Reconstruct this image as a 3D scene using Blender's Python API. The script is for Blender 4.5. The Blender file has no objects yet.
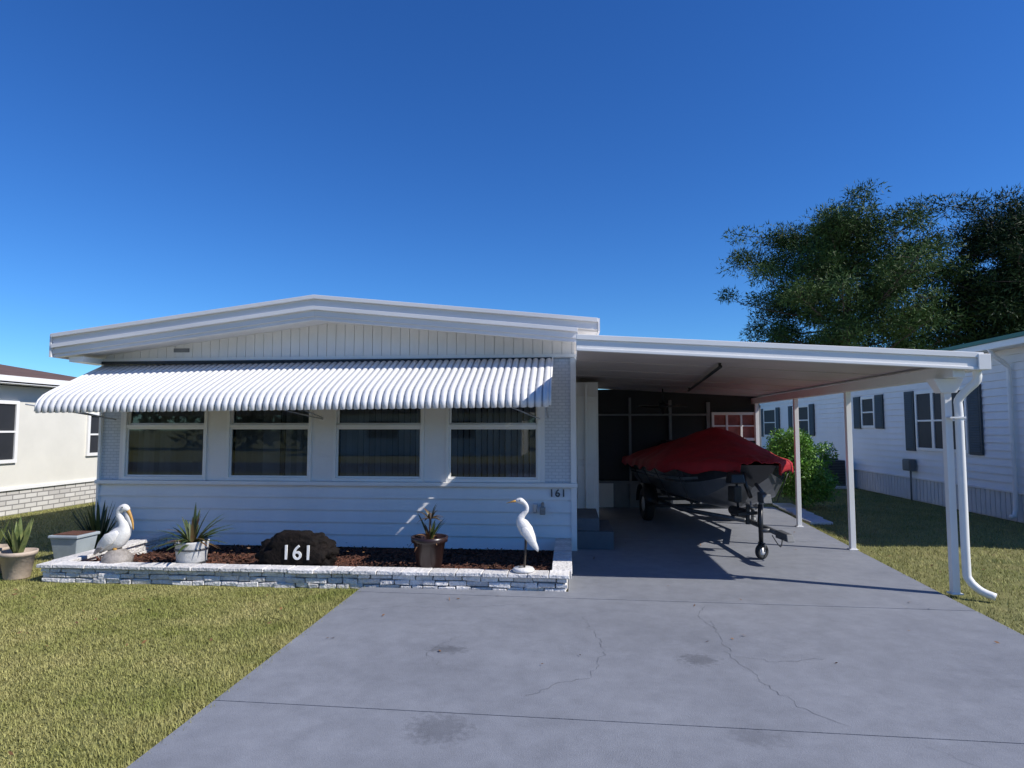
import bpy, math, random
import numpy as np
from mathutils import Vector, Matrix, noise
random.seed(3); rng=np.random.default_rng(5)
S=bpy.context.scene
S.view_settings.view_transform='Standard'; S.view_settings.look='None'; S.view_settings.exposure=0
COL=S.collection

# ------------------------------------------------------------------ materials
def mat(name,col,rough=.6,var=.12,scale=3,bump=0,bscale=60,metal=0,island=0,spec=.5,fine=0,col2=None,stretch=None):
    m=bpy.data.materials.new(name); m.use_nodes=True; N=m.node_tree.nodes; L=m.node_tree.links
    P=N['Principled BSDF']; P.inputs['Roughness'].default_value=rough; P.inputs['Metallic'].default_value=metal
    P.inputs['Specular IOR Level'].default_value=spec
    tc=N.new('ShaderNodeTexCoord'); src=tc.outputs['Object']
    if stretch:
        mp=N.new('ShaderNodeMapping'); mp.inputs['Scale'].default_value=stretch; L.new(src,mp.inputs['Vector']); src=mp.outputs['Vector']
    nz=N.new('ShaderNodeTexNoise'); nz.inputs['Scale'].default_value=scale; nz.inputs['Detail'].default_value=6; nz.inputs['Roughness'].default_value=.65
    L.new(src,nz.inputs['Vector'])
    cr=N.new('ShaderNodeValToRGB'); cr.color_ramp.elements[0].position=.3; cr.color_ramp.elements[1].position=.7
    c2=col2 if col2 else tuple(min(1,c*(1+var)) for c in col)
    c1=col if col2 else tuple(c*(1-var) for c in col)
    cr.color_ramp.elements[0].color=(*c1,1); cr.color_ramp.elements[1].color=(*c2,1)
    L.new(nz.outputs['Fac'],cr.inputs['Fac']); out=cr.outputs['Color']
    if fine:
        n2=N.new('ShaderNodeTexNoise'); n2.inputs['Scale'].default_value=bscale; n2.inputs['Detail'].default_value=3
        L.new(tc.outputs['Object'],n2.inputs['Vector'])
        mr=N.new('ShaderNodeMapRange'); mr.inputs[1].default_value=.3; mr.inputs[2].default_value=.7; mr.inputs[3].default_value=1-fine; mr.inputs[4].default_value=1+fine
        L.new(n2.outputs['Fac'],mr.inputs[0])
        mx=N.new('ShaderNodeVectorMath'); mx.operation='SCALE'; L.new(out,mx.inputs[0]); L.new(mr.outputs[0],mx.inputs['Scale']); out=mx.outputs[0]
    if island:
        g=N.new('ShaderNodeNewGeometry'); mr=N.new('ShaderNodeMapRange'); mr.inputs[3].default_value=1-island; mr.inputs[4].default_value=1+island
        L.new(g.outputs['Random Per Island'],mr.inputs[0])
        mx=N.new('ShaderNodeVectorMath'); mx.operation='SCALE'; L.new(out,mx.inputs[0]); L.new(mr.outputs[0],mx.inputs['Scale']); out=mx.outputs[0]
    L.new(out,P.inputs['Base Color'])
    if bump:
        nb=N.new('ShaderNodeTexNoise'); nb.inputs['Scale'].default_value=bscale; nb.inputs['Detail'].default_value=4
        L.new(tc.outputs['Object'],nb.inputs['Vector'])
        b=N.new('ShaderNodeBump'); b.inputs['Strength'].default_value=bump; b.inputs['Distance'].default_value=.02
        L.new(nb.outputs['Fac'],b.inputs['Height']); L.new(b.outputs['Normal'],P.inputs['Normal'])
    return m

M={}
M['white']=mat('white_paint',(.83,.81,.78),.45,.05,1.5,.08,25)
M['siding']=mat('siding_paint',(.83,.82,.80),.4,.06,1.2,.12,12,stretch=(1,1,.3))
M['trim']=mat('trim_white',(.86,.85,.82),.35,.04,2)
M['fascia']=mat('fascia_aluminium',(.73,.72,.71),.35,.08,1.2,.05,15,stretch=(.3,1,3))
M['alu']=mat('bare_aluminium',(.55,.56,.58),.35,.1,4,metal=.7)
M['awn']=mat('awning_enamel',(.78,.77,.76),.4,.08,2,.05,20,stretch=(1,.3,.3))
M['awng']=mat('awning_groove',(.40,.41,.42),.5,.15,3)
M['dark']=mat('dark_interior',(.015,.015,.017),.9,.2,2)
M['black']=mat('black_plastic',(.015,.015,.016),.4,.2,5)
M['rubber']=mat('rubber',(.02,.02,.02),.8,.2,5)
M['screen']=mat('screen_mesh',(.025,.027,.031),.6,.3,.8)
M['sframe']=mat('screen_frame',(.22,.23,.24),.5,.2,3)
M['ceil']=mat('ceiling_pan',(.48,.43,.42),.5,.12,.6,.05,10)
M['grassground']=mat('grass_ground',(.12,.14,.032),.9,col2=(.22,.195,.07),scale=1.3,bump=.4,bscale=90,fine=.3)
M['blade']=mat('grass_blade',(.20,.225,.050),.6,col2=(.42,.375,.150),scale=1.4,island=.38,spec=.2)
M['red']=mat('red_canvas',(.36,.008,.014),.75,.3,2.5,.35,9)
M['hull']=mat('hull_black',(.03,.031,.034),.22,.15,3,metal=.1)
M['hullsilver']=mat('hull_grey',(.17,.175,.18),.28,.15,3,metal=.5)
M['galv']=mat('galvanised',(.12,.125,.13),.5,.2,9,metal=.4)
M['stone']=mat('painted_stone',(.60,.58,.55),.8,.15,6,1.0,30,col2=(.82,.79,.75),fine=.15,island=.14)
M['mulch']=mat('mulch',(.035,.018,.012),.95,.4,3,.9,40,island=.6,col2=(.15,.055,.030))
M['rock']=mat('dark_rock',(.004,.0035,.003),.8,.4,9,.9,22,col2=(.014,.009,.007),spec=.2)
M['potbrown']=mat('pot_brown',(.030,.016,.015),.3,.2,5)
M['potwood']=mat('whitewashed_wood',(.5,.5,.48),.7,.2,8,.3,30,col2=(.72,.71,.69))
M['potbeige']=mat('pot_beige',(.50,.40,.31),.7,.15,6,.2,30)
M['tubgrey']=mat('tub_grey',(.36,.41,.44),.6,.1,6)
M['leafd']=mat('leaf_dark',(.035,.065,.02),.5,.4,12,col2=(.08,.10,.025),island=.35)
M['leafred']=mat('leaf_bronze',(.09,.035,.02),.5,.4,12,col2=(.10,.09,.03),island=.4)
M['snake']=mat('leaf_snake',(.07,.12,.035),.5,.4,14,col2=(.25,.27,.09),island=.3)
M['dryleaf']=mat('leaf_dry',(.2,.10,.04),.7,.3,14,island=.3)
M['pine']=mat('pine_needles',(.026,.056,.015),.6,col2=(.065,.110,.027),scale=.35,island=.5,spec=.2)
M['pine2']=mat('pine_needles_dark',(.014,.032,.011),.6,col2=(.036,.062,.018),scale=.35,island=.5,spec=.2)
M['bark']=mat('bark',(.09,.065,.05),.9,.4,4,.8,12)
M['shrub']=mat('shrub_leaf',(.08,.20,.022),.5,col2=(.18,.36,.045),scale=2,island=.45)
M['treeline']=mat('treeline_leaf',(.025,.045,.015),.7,col2=(.06,.08,.025),scale=.3,island=.5)
M['cream']=mat('cream_wall',(.72,.70,.62),.7,.05,1.5,.05,20)
M['shingle']=mat('brown_shingle',(.13,.075,.055),.9,.3,3,.5,20)
M['nwhite']=mat('vinyl_siding',(.78,.78,.78),.5,.05,1.2)
M['skirt']=mat('skirting',(.60,.61,.62),.6,.08,2)
M['shutter']=mat('shutter_slate',(.045,.06,.07),.6,.15,6)
M['green']=mat('green_trim',(.04,.16,.12),.5,.1,3)
M['bird']=mat('statue_white',(.76,.74,.70),.5,.1,14,.25,50)
M['birdgrey']=mat('statue_grey',(.30,.27,.24),.6,.3,20,.3,50)
M['bill']=mat('statue_bill',(.55,.30,.07),.5,.15,14)
M['billd']=mat('statue_bill_dark',(.07,.05,.035),.5,.15,14)
M['step']=mat('grey_step',(.10,.11,.12),.7,.15,3,.2,40)
M['asphalt']=mat('asphalt',(.05,.05,.052),.9,.2,2,.5,90,fine=.2)
M['blind']=mat('vertical_blind',(.78,.77,.75),.6,.1,2,island=.22)
M['crack']=mat('crack_fill',(.11,.115,.13),.9,.2,9)
M['curtain']=mat('red_curtain',(.32,.11,.09),.8,.3,6)
M['acgrey']=mat('ac_grey',(.16,.17,.17),.6,.15,4,metal=.2)
M['numdark']=mat('number_dark',(.07,.07,.075),.5,.1,4)

m=bpy.data.materials.new('window_glass'); m.use_nodes=True; N=m.node_tree.nodes; L=m.node_tree.links; N.clear()
o=N.new('ShaderNodeOutputMaterial'); mx=N.new('ShaderNodeMixShader'); t=N.new('ShaderNodeBsdfTransparent'); t.inputs[0].default_value=(.66,.68,.69,1)
g=N.new('ShaderNodeBsdfGlossy'); g.inputs['Roughness'].default_value=.02; fr=N.new('ShaderNodeFresnel'); fr.inputs[0].default_value=1.6
nz=N.new('ShaderNodeTexNoise'); nz.inputs['Scale'].default_value=1.3; tc=N.new('ShaderNodeTexCoord'); bp=N.new('ShaderNodeBump'); bp.inputs['Strength'].default_value=.08
L.new(tc.outputs['Object'],nz.inputs['Vector']); L.new(nz.outputs['Fac'],bp.inputs['Height']); L.new(bp.outputs['Normal'],g.inputs['Normal'])
L.new(fr.outputs[0],mx.inputs[0]); L.new(t.outputs[0],mx.inputs[1]); L.new(g.outputs[0],mx.inputs[2]); L.new(mx.outputs[0],o.inputs[0]); M['glass']=m

m=mat('painted_concrete',(.195,.205,.228),.6,scale=.7,col2=(.255,.266,.292),bump=.25,bscale=130,fine=.09); M['conc']=m
N=m.node_tree.nodes; L=m.node_tree.links; P=N['Principled BSDF']; prev=P.inputs['Base Color'].links[0].from_socket
tc=N.new('ShaderNodeTexCoord')
n3=N.new('ShaderNodeTexNoise'); n3.inputs['Scale'].default_value=5; n3.inputs['Detail'].default_value=8; n3.inputs['Roughness'].default_value=.75; L.new(tc.outputs['Object'],n3.inputs['Vector'])
mr=N.new('ShaderNodeMapRange'); mr.inputs[1].default_value=.35; mr.inputs[2].default_value=.65; mr.inputs[3].default_value=.88; mr.inputs[4].default_value=1.09; L.new(n3.outputs['Fac'],mr.inputs[0])
s=N.new('ShaderNodeVectorMath'); s.operation='SCALE'; L.new(prev,s.inputs[0]); L.new(mr.outputs[0],s.inputs['Scale']); prev=s.outputs[0]
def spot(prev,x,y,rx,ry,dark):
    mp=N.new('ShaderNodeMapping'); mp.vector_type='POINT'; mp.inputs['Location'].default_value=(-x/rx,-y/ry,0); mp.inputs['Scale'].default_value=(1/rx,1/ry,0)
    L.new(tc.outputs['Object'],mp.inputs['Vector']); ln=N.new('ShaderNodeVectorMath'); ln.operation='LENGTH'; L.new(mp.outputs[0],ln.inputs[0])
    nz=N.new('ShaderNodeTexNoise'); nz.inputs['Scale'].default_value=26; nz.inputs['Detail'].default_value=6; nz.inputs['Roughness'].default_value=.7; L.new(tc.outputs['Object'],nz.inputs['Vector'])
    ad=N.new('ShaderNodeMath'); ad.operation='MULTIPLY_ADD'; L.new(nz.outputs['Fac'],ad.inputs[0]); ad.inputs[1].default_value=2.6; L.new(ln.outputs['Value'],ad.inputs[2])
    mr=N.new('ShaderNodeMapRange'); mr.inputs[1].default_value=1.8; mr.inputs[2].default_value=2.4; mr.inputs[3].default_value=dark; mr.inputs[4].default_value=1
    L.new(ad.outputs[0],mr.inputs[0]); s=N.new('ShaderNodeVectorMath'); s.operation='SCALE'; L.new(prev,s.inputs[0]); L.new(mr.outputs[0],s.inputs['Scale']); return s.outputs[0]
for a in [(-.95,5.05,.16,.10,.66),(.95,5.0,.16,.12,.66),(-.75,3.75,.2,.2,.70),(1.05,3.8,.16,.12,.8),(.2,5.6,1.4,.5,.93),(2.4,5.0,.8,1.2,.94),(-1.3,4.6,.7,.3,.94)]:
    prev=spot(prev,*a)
L.new(prev,P.inputs['Base Color'])

def brickmat(name,c1,c2,mort,sc,w,h,bump=.4,ms=.012):
    m=bpy.data.materials.new(name); m.use_nodes=True; N=m.node_tree.nodes; L=m.node_tree.links; P=N['Principled BSDF']
    tc=N.new('ShaderNodeTexCoord'); sp=N.new('ShaderNodeSeparateXYZ'); cb=N.new('ShaderNodeCombineXYZ'); ad=N.new('ShaderNodeMath')
    L.new(tc.outputs['Object'],sp.inputs[0]); L.new(sp.outputs[0],ad.inputs[0]); L.new(sp.outputs[1],ad.inputs[1]); L.new(ad.outputs[0],cb.inputs[0]); L.new(sp.outputs[2],cb.inputs[1])
    b=N.new('ShaderNodeTexBrick'); b.inputs['Color1'].default_value=(*c1,1); b.inputs['Color2'].default_value=(*c2,1); b.inputs['Mortar'].default_value=(*mort,1)
    b.inputs['Scale'].default_value=sc; b.inputs['Brick Width'].default_value=w; b.inputs['Row Height'].default_value=h; b.inputs['Mortar Size'].default_value=ms
    L.new(cb.outputs[0],b.inputs['Vector']); L.new(b.outputs['Color'],P.inputs['Base Color']); P.inputs['Roughness'].default_value=.7
    bp=N.new('ShaderNodeBump'); bp.inputs['Strength'].default_value=bump; bp.inputs['Distance'].default_value=.01; bp.invert=True; L.new(b.outputs['Fac'],bp.inputs['Height']); L.new(bp.outputs[0],P.inputs['Normal'])
    return m
M['accent']=brickmat('accent_shingle',(.60,.63,.66),(.67,.69,.71),(.50,.53,.56),1,.10,.045,.2,.006)
M['skirtbrick']=brickmat('skirt_brick',(.66,.64,.60),(.50,.48,.45),(.24,.23,.22),1,.3,.1)

# ------------------------------------------------------------------ helpers
def empty(name,loc):
    e=bpy.data.objects.new(name,None); e.location=loc; e.empty_display_size=.2; COL.objects.link(e); return e
def link(name,me,m,parent=None,smooth=False,bevel=0):
    ob=bpy.data.objects.new(name,me); COL.objects.link(ob)
    if m: me.materials.append(M[m] if isinstance(m,str) else m)
    if smooth:
        for p in me.polygons: p.use_smooth=True
    if parent: ob.parent=parent; ob.matrix_parent_inverse=Matrix.Translation(-Vector(parent.location))
    if bevel:
        b=ob.modifiers.new('b','BEVEL'); b.width=bevel; b.segments=2; b.limit_method='ANGLE'
    return ob
def pyd(name,v,f,m,parent=None,smooth=False,bevel=0):
    me=bpy.data.meshes.new(name); me.from_pydata([tuple(a) for a in v],[],f); me.update(); return link(name,me,m,parent,smooth,bevel)
BF=[(0,3,2,1),(4,5,6,7),(0,1,5,4),(1,2,6,5),(2,3,7,6),(3,0,4,7)]
def bxv(x0,x1,y0,y1,z0,z1): return [(x0,y0,z0),(x1,y0,z0),(x1,y1,z0),(x0,y1,z0),(x0,y0,z1),(x1,y0,z1),(x1,y1,z1),(x0,y1,z1)]
def boxes(name,lst,m,parent=None,bevel=0,jit=0):
    v=[];f=[]
    for b in lst:
        n=len(v); bv=bxv(*b) if len(b)==6 else b
        if jit: bv=[tuple(c+random.uniform(-jit,jit) for c in p) for p in bv]
        v+=bv; f+=[tuple(i+n for i in q) for q in BF]
    return pyd(name,v,f,m,parent,bevel=bevel)
def slope(x0,z0,x1,z1,th0,th1,y0,y1):  # z = top
    return [(x0,y0,z0-th0),(x1,y0,z1-th1),(x1,y1,z1-th1),(x0,y1,z0-th0),(x0,y0,z0),(x1,y0,z1),(x1,y1,z1),(x0,y1,z0)]
def smoothpath(pts,rad,k=4):
    P=[Vector(p) for p in pts]; R=list(rad); out=[];ro=[]
    n=len(P)
    for i in range(n-1):
        p0=P[max(0,i-1)];p1=P[i];p2=P[i+1];p3=P[min(n-1,i+2)]
        for j in range(k):
            t=j/k; out.append(.5*((2*p1)+(-p0+p2)*t+(2*p0-5*p1+4*p2-p3)*t*t+(-p0+3*p1-3*p2+p3)*t**3)); ro.append(R[i]*(1-t)+R[i+1]*t)
    out.append(P[-1]); ro.append(R[-1]); return out,ro
def tubev(pts,rad,n=10,side=None,sx=1,k=0):
    if not hasattr(rad,'__len__'): rad=[rad]*len(pts)
    if k: pts,rad=smoothpath(pts,rad,k)
    P=[Vector(p) for p in pts]; v=[];f=[]
    prev=None
    for i,p in enumerate(P):
        t=(P[min(i+1,len(P)-1)]-P[max(i-1,0)]).normalized()
        if side: s=Vector(side)
        else:
            if prev is None:
                up=Vector((0,0,1)) if abs(t.z)<.9 else Vector((1,0,0)); s=t.cross(up).normalized()
            else: s=(prev-t*prev.dot(t)).normalized()
            prev=s
        u=s.cross(t).normalized()
        for j in range(n):
            a=2*math.pi*j/n; v.append(p+s*math.cos(a)*rad[i]*sx+u*math.sin(a)*rad[i])
    for i in range(len(P)-1):
        for j in range(n): f.append((i*n+j,i*n+(j+1)%n,(i+1)*n+(j+1)%n,(i+1)*n+j))
    f.append(tuple(range(n))[::-1]); f.append(tuple((len(P)-1)*n+j for j in range(n)))
    return v,f
def tube(name,pts,rad,m,parent=None,n=10,**kw):
    v,f=tubev(pts,rad,n,**kw); return pyd(name,v,f,m,parent,True)
def tubes(name,lst,m,parent=None,n=8):
    V=[];F=[]
    for pts,rad in lst:
        v,f=tubev(pts,rad,n); o=len(V); V+=v; F+=[tuple(i+o for i in q) for q in f]
    return pyd(name,V,F,m,parent,True)
def lathe(name,c,prof,m,parent=None,n=24):
    v=[];f=[]
    for r,z in prof:
        for j in range(n):
            a=2*math.pi*j/n; v.append((c[0]+r*math.cos(a),c[1]+r*math.sin(a),c[2]+z))
    for i in range(len(prof)-1):
        for j in range(n): f.append((i*n+j,i*n+(j+1)%n,(i+1)*n+(j+1)%n,(i+1)*n+j))
    f.append(tuple(range(n))[::-1]); f.append(tuple((len(prof)-1)*n+j for j in range(n)))
    return pyd(name,v,f,m,parent,True)
def npmesh(name,v,k,m,parent=None):
    v=np.asarray(v,dtype=np.float32).reshape(-1,3); n=len(v); nf=n//k
    me=bpy.data.meshes.new(name); me.vertices.add(n); me.vertices.foreach_set('co',v.ravel()); me.loops.add(n); me.loops.foreach_set('vertex_index',np.arange(n,dtype=np.int32))
    me.polygons.add(nf); me.polygons.foreach_set('loop_start',np.arange(0,n,k,dtype=np.int32)); me.update(calc_edges=True); me.validate()
    return link(name,me,m,parent)
def leafcloud(centers,radii,npc,size,aspect=.4,shell=.5,out_bias=.8):
    out=[]
    for c,r in zip(centers,radii):
        d=rng.normal(size=(npc,3)); d/=np.linalg.norm(d,axis=1,keepdims=True)
        rr=rng.random((npc,1))**shell
        p=np.array(c)+d*rr*np.array(r)
        a=rng.normal(size=(npc,3)); a+=d*out_bias; a/=np.linalg.norm(a,axis=1,keepdims=True)
        b=np.cross(a,rng.normal(size=(npc,3))); b/=np.linalg.norm(b,axis=1,keepdims=True)
        s=size*rng.uniform(.6,1.4,(npc,1)); w=s*aspect
        out.append(np.stack([p-b*w*.5,p+a*s*.5-b*w*.15,p+a*s,p+b*w*.5],axis=1))
    return np.concatenate(out).reshape(-1,3)
def straps(name,base,n,length,width,spread,droop,m,parent=None,up=0):
    V=[];F=[]
    for i in range(n):
        az=random.uniform(0,6.28); el=math.radians(random.uniform(90-spread,88)); L0=length*random.uniform(.6,1.1); seg=7
        p=Vector(base)+Vector((math.cos(az),math.sin(az),0))*random.uniform(0,.03)+Vector((0,0,up*random.random())); d=Vector((math.cos(az)*math.cos(el),math.sin(az)*math.cos(el),math.sin(el))); s=Vector((-math.sin(az),math.cos(az),0))
        o=len(V)
        for j in range(seg+1):
            t=j/seg; w=width*(math.sin(math.pi*min(1,.25+t*.75))**.8)*.5+.001; c=s.cross(d)*w*.35
            V+= [p-s*w+c,p,p+s*w+c]; 
            p=p+d*(L0/seg); d=(d+Vector((0,0,-droop/seg))).normalized()
        for j in range(seg):
            a=o+3*j; F+=[(a,a+1,a+4,a+3),(a+1,a+2,a+5,a+4)]
    return pyd(name,V,F,m,parent,True)
def text(name,s,size,loc,m,parent=None,ext=.006):
    cu=bpy.data.curves.new(name,'FONT'); cu.body=s; cu.size=size; cu.extrude=ext; cu.offset=.002; cu.align_x='CENTER'; cu.space_character=1.12
    tmp=bpy.data.objects.new('tmp',cu); COL.objects.link(tmp); bpy.context.view_layer.update()
    me=bpy.data.meshes.new_from_object(tmp); bpy.data.objects.remove(tmp)
    me.transform(Matrix.Translation(loc)@Matrix.Rotation(math.pi/2,4,'X')); me.materials.clear(); return link(name,me,m,parent)

# ------------------------------------------------------------------ ground, road, driveway
def sheet(name,pts,z,m): return pyd(name,[(x,y,z) for x,y in pts],[tuple(range(len(pts)))],m)
sheet('ground',[(-400,-400),(400,-400),(400,400),(-400,400)],0,'grassground')
sheet('road',[(-200,-13),(200,-13),(200,-6),(-200,-6)],.008,'asphalt')
drv=empty('driveway',(1,5,0))
def redge(y): return 3.29+.0785*y
def quadslab(xa0,xa1,xb0,xb1,y0,y1,z0=-.02,z1=.03):
    return [(xa0,y0,z0),(xa1,y0,z0),(xb1,y1,z0),(xb0,y1,z0),(xa0,y0,z1),(xa1,y0,z1),(xb1,y1,z1),(xb0,y1,z1)]
g=.005
sl=[]
def jy(x,k): return k-.03*x
ys=[-6.0,-1.6,3.93,6.64]
for a,b in zip(ys[:-1],ys[1:]):
    x0,x1=-2.25,redge(a); x2=redge(b)
    sl.append([(x0,jy(x0,a)+g,-.02),(x1,jy(x1,a)+g,-.02),(x2,jy(x2,b)-g,-.02),(x0,jy(x0,b)-g,-.02),(x0,jy(x0,a)+g,.03),(x1,jy(x1,a)+g,.03),(x2,jy(x2,b)-g,.03),(x0,jy(x0,b)-g,.03)])
sl.append([(-2.25,6.71+g,-.02),(redge(6.6),6.53+g,-.02),(redge(6.9),6.9,-.02),(-2.25,6.9,-.02),(-2.25,6.71+g,.03),(redge(6.6),6.53+g,.03),(redge(6.9),6.9,.03),(-2.25,6.9,.03)])
for a,b in [(6.9,10.2),(10.2,14.6)]:
    sl.append(quadslab(-.02,redge(a),-.02,redge(b),a+(g if a>7 else 0),b-g))
boxes('slabs',sl,'conc',drv)
pyd('joint_base',[(-2.24,-5.9,.012),(redge(-6)-.01,-5.9,.012),(redge(14.5)-.01,14.5,.012),(.0,14.5,.012),(.0,6.89,.012),(-2.24,6.89,.012)],[(0,1,2,3,4,5)],'crack',drv)
def crack(pts,w=.0042):
    P=[]
    for (x0,y0),(x1,y1) in zip(pts[:-1],pts[1:]):
        n=max(3,int(math.hypot(x1-x0,y1-y0)/.04))
        for i in range(n): t=i/n; P.append((x0+(x1-x0)*t+random.gauss(0,.013),y0+(y1-y0)*t+random.gauss(0,.013)))
    P.append(pts[-1]); V=[];F=[]
    for i,(x,y) in enumerate(P):
        a=P[max(0,i-1)];b=P[min(len(P)-1,i+1)]; dx,dy=b[0]-a[0],b[1]-a[1]; l=math.hypot(dx,dy)+1e-6
        ww=w*random.uniform(.2,1)*.5*(1 if 0<i<len(P)-1 else .1); V+=[(x-dy/l*ww,y+dx/l*ww,.0325),(x+dy/l*ww,y-dx/l*ww,.0325)]
    for i in range(len(P)-1): F.append((2*i,2*i+1,2*i+3,2*i+2))
    return V,F
V=[];F=[]
for c in [[(-.3,4.2),(-.1,4.45),(.15,4.6),(.25,5.1),(.2,5.6),(.1,6.0)],[(1.25,6.0),(1.2,5.1),(1.3,4.6),(1.42,4.2),(1.6,3.95)],[(1.2,5.1),(1.5,5.0),(1.9,5.1)],[(-2.2,6.0),(-1.6,6.2),(-1.1,6.2),(-.3,6.4)],[(-.9,5.4),(-1.1,5.0),(-.95,4.7)],[(1.9,3.8),(2.2,3.4),(2.0,3.0)],[(1.3,6.5),(1.15,6.1),(1.25,5.7)]]:
    v,f=crack(c); o=len(V); V+=v; F+=[tuple(i+o for i in q) for q in f]
pyd('cracks',V,F,'crack',drv)

def blades(x0,x1,y0,y1,n,L0,keep=None):
    p=np.stack([rng.uniform(x0,x1,n),rng.uniform(y0,y1,n),np.zeros(n)],1)
    if keep is not None: p=p[keep(p)]
    n=len(p); az=rng.uniform(0,6.28,n); l=L0*rng.uniform(.5,1.3,n); w=.0028*rng.uniform(.8,1.6,n); lean=rng.uniform(.2,1.8,n)
    d=np.stack([np.cos(az)*lean,np.sin(az)*lean,np.ones(n)],1); d/=np.linalg.norm(d,axis=1,keepdims=True)
    s=np.stack([-np.sin(az),np.cos(az),np.zeros(n)],1)
    return np.stack([p-s*w[:,None],p+s*w[:,None],p+d*l[:,None]],1).reshape(-1,3)
def kl(p): return ~((p[:,0]>-6.05)&(p[:,1]>6.86))
G=[blades(-6.5,-2.24,2.4,6.89,210000,.028,kl),blades(-13,-6.0,4,7.5,50000,.04,kl),blades(-11.1,-6.1,7.3,15,50000,.05,lambda p:~((p[:,0]>-7.15)&(p[:,1]>9.1))),
   blades(-2.6,-2.2,2.4,6.89,9000,.05),
   blades(3.6,8.2,4.5,20,90000,.05,lambda p:p[:,0]>redge(p[:,1])-.01),blades(3.6,4.6,4.5,14,12000,.065,lambda p:(p[:,0]>redge(p[:,1])-.02)&(p[:,0]<redge(p[:,1])+.08))]
npmesh('grass',np.concatenate(G),3,'blade')

# ------------------------------------------------------------------ mobile home
H=empty('mobile_home',(-3.5,9.2,0)); YF=9.2
boxes('wall_body',[(-7.08,.06,9.9,26,0,2.75),(-7.08,-6.9,9.3,9.9,0,2.75),(-.12,.06,9.3,9.9,0,2.75),(-6.9,-.12,9.3,9.9,0,.90),(-6.9,-.12,9.3,9.9,2.5,2.75)],'siding',H)
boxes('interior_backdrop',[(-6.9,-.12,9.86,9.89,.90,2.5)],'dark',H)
lv=[]; z=.03
while z<.88:
    h=.176; lv.append([(-7.1,YF-.030,z),(.08,YF-.030,z),(.08,9.31,z),(-7.1,9.31,z),(-7.1,YF,z+h-.001),(.08,YF,z+h-.001),(.08,9.31,z+h-.001),(-7.1,9.31,z+h-.001)]); z+=h
boxes('lap_siding',lv,'siding',H)
boxes('sill_board',[(-7.13,.11,9.12,9.31,.912,.97)],'trim',H,.006)
wins=[(-6.74,-5.41),(-5.10,-3.79),(-3.46,-2.10),(-1.78,-.41)]
W0,W1=.972,2.46
pr=[(-6.80,wins[0][0]),(wins[0][1],wins[1][0]),(wins[1][1],wins[2][0]),(wins[2][1],wins[3][0]),(wins[3][1],-.35)]
boxes('window_piers',[(a,b,YF-.01,9.31,W0,W1) for a,b in pr]+[(-6.8,-.35,YF-.01,9.31,W1,2.75)],'white',H,.004)
boxes('accent_panels',[(-7.09,-6.80,YF+.002,9.31,W0,2.75),(-.35,.02,YF+.002,9.31,W0,2.75)],'accent',H)
boxes('corner_boards',[(.02,.10,YF-.04,9.33,.03,2.75),(-7.13,-7.09,YF-.04,9.33,.03,2.75)],'trim',H,.004)
fr=[];gl=[];bl=[]
for a,b in wins:
    fr+=[(a,a+.045,YF-.03,9.30,W0,W1),(b-.045,b,YF-.03,9.30,W0,W1),(a+.045,b-.045,YF-.03,9.30,W0,W0+.05),(a+.045,b-.045,YF-.03,9.30,W1-.05,W1),(a+.045,b-.045,YF-.022,9.29,1.755,1.80)]
    for z0,z1,yy in ((W0+.05,1.755,YF+.0),(1.80,W1-.05,YF+.03)):
        fr+=[(a+.045,a+.07,yy,yy+.03,z0,z1),(b-.07,b-.045,yy,yy+.03,z0,z1),(a+.07,b-.07,yy,yy+.03,z0,z0+.025),(a+.07,b-.07,yy,yy+.03,z1-.025,z1)]
        gl.append((a+.07,b-.07,yy+.015,yy+.018,z0+.02,z1-.02))
    x=a+.1
    while x<b-.08:
        an=random.uniform(.45,.75) if random.random()>.05 else 1.3; dx=.042*math.cos(an); dy=.042*math.sin(an)
        y=9.335; bl.append([(x-dx,y-dy,.96),(x+dx,y+dy,.96),(x+dx,y+dy+.002,.96),(x-dx,y-dy+.002,.96),(x-dx,y-dy,2.45),(x+dx,y+dy,2.45),(x+dx,y+dy+.002,2.45),(x-dx,y-dy+.002,2.45)]); x+=.088
boxes('window_frames',fr,'trim',H,.003); boxes('window_glass',gl,'glass',H); boxes('vertical_blinds',bl,'blind',H)
ZL,ZP,ZR=3.11,3.61,3.22; XL,XP,XR=-7.5,-3.57,.39
def ztop(x): return ZL+(ZP-ZL)*(x-XL)/(XP-XL) if x<XP else ZP+(ZR-ZP)*(x-XP)/(XR-XP)
pl=[]; x=-7.1
while x<.06:
    x1=min(x+.14,.08); yb=9.3
    pl.append([(x+.003,YF+.01,2.752),(x1-.003,YF+.01,2.752),(x1-.003,yb,2.752),(x+.003,yb,2.752),(x+.003,YF+.01,ztop(x)-.2),(x1-.003,YF+.01,ztop(x1)-.2),(x1-.003,yb,ztop(x1)-.2),(x+.003,yb,ztop(x)-.2)]); x=x1
boxes('gable_planks',pl,'white',H,.003)
boxes('gable_backing',[[(-7.1,9.23,2.752),(XP,9.23,2.752),(XP,9.35,2.752),(-7.1,9.35,2.752),(-7.1,9.23,ztop(-7.1)-.21),(XP,9.23,ZP-.21),(XP,9.35,ZP-.21),(-7.1,9.35,ztop(-7.1)-.21)],[(XP,9.23,2.752),(.06,9.23,2.752),(.06,9.35,2.752),(XP,9.35,2.752),(XP,9.23,ZP-.21),(.06,9.23,ztop(.06)-.21),(.06,9.35,ztop(.06)-.21),(XP,9.35,ZP-.21)]],'skirt',H)
boxes('frieze_trim',[(-7.13,.11,YF-.035,YF+.0,2.76,2.81)],'trim',H,.004)
boxes('gable_vents',[(-6.0,-5.75,YF-.0,YF+.012,2.90,2.96)],'sframe',H,.004)
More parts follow.
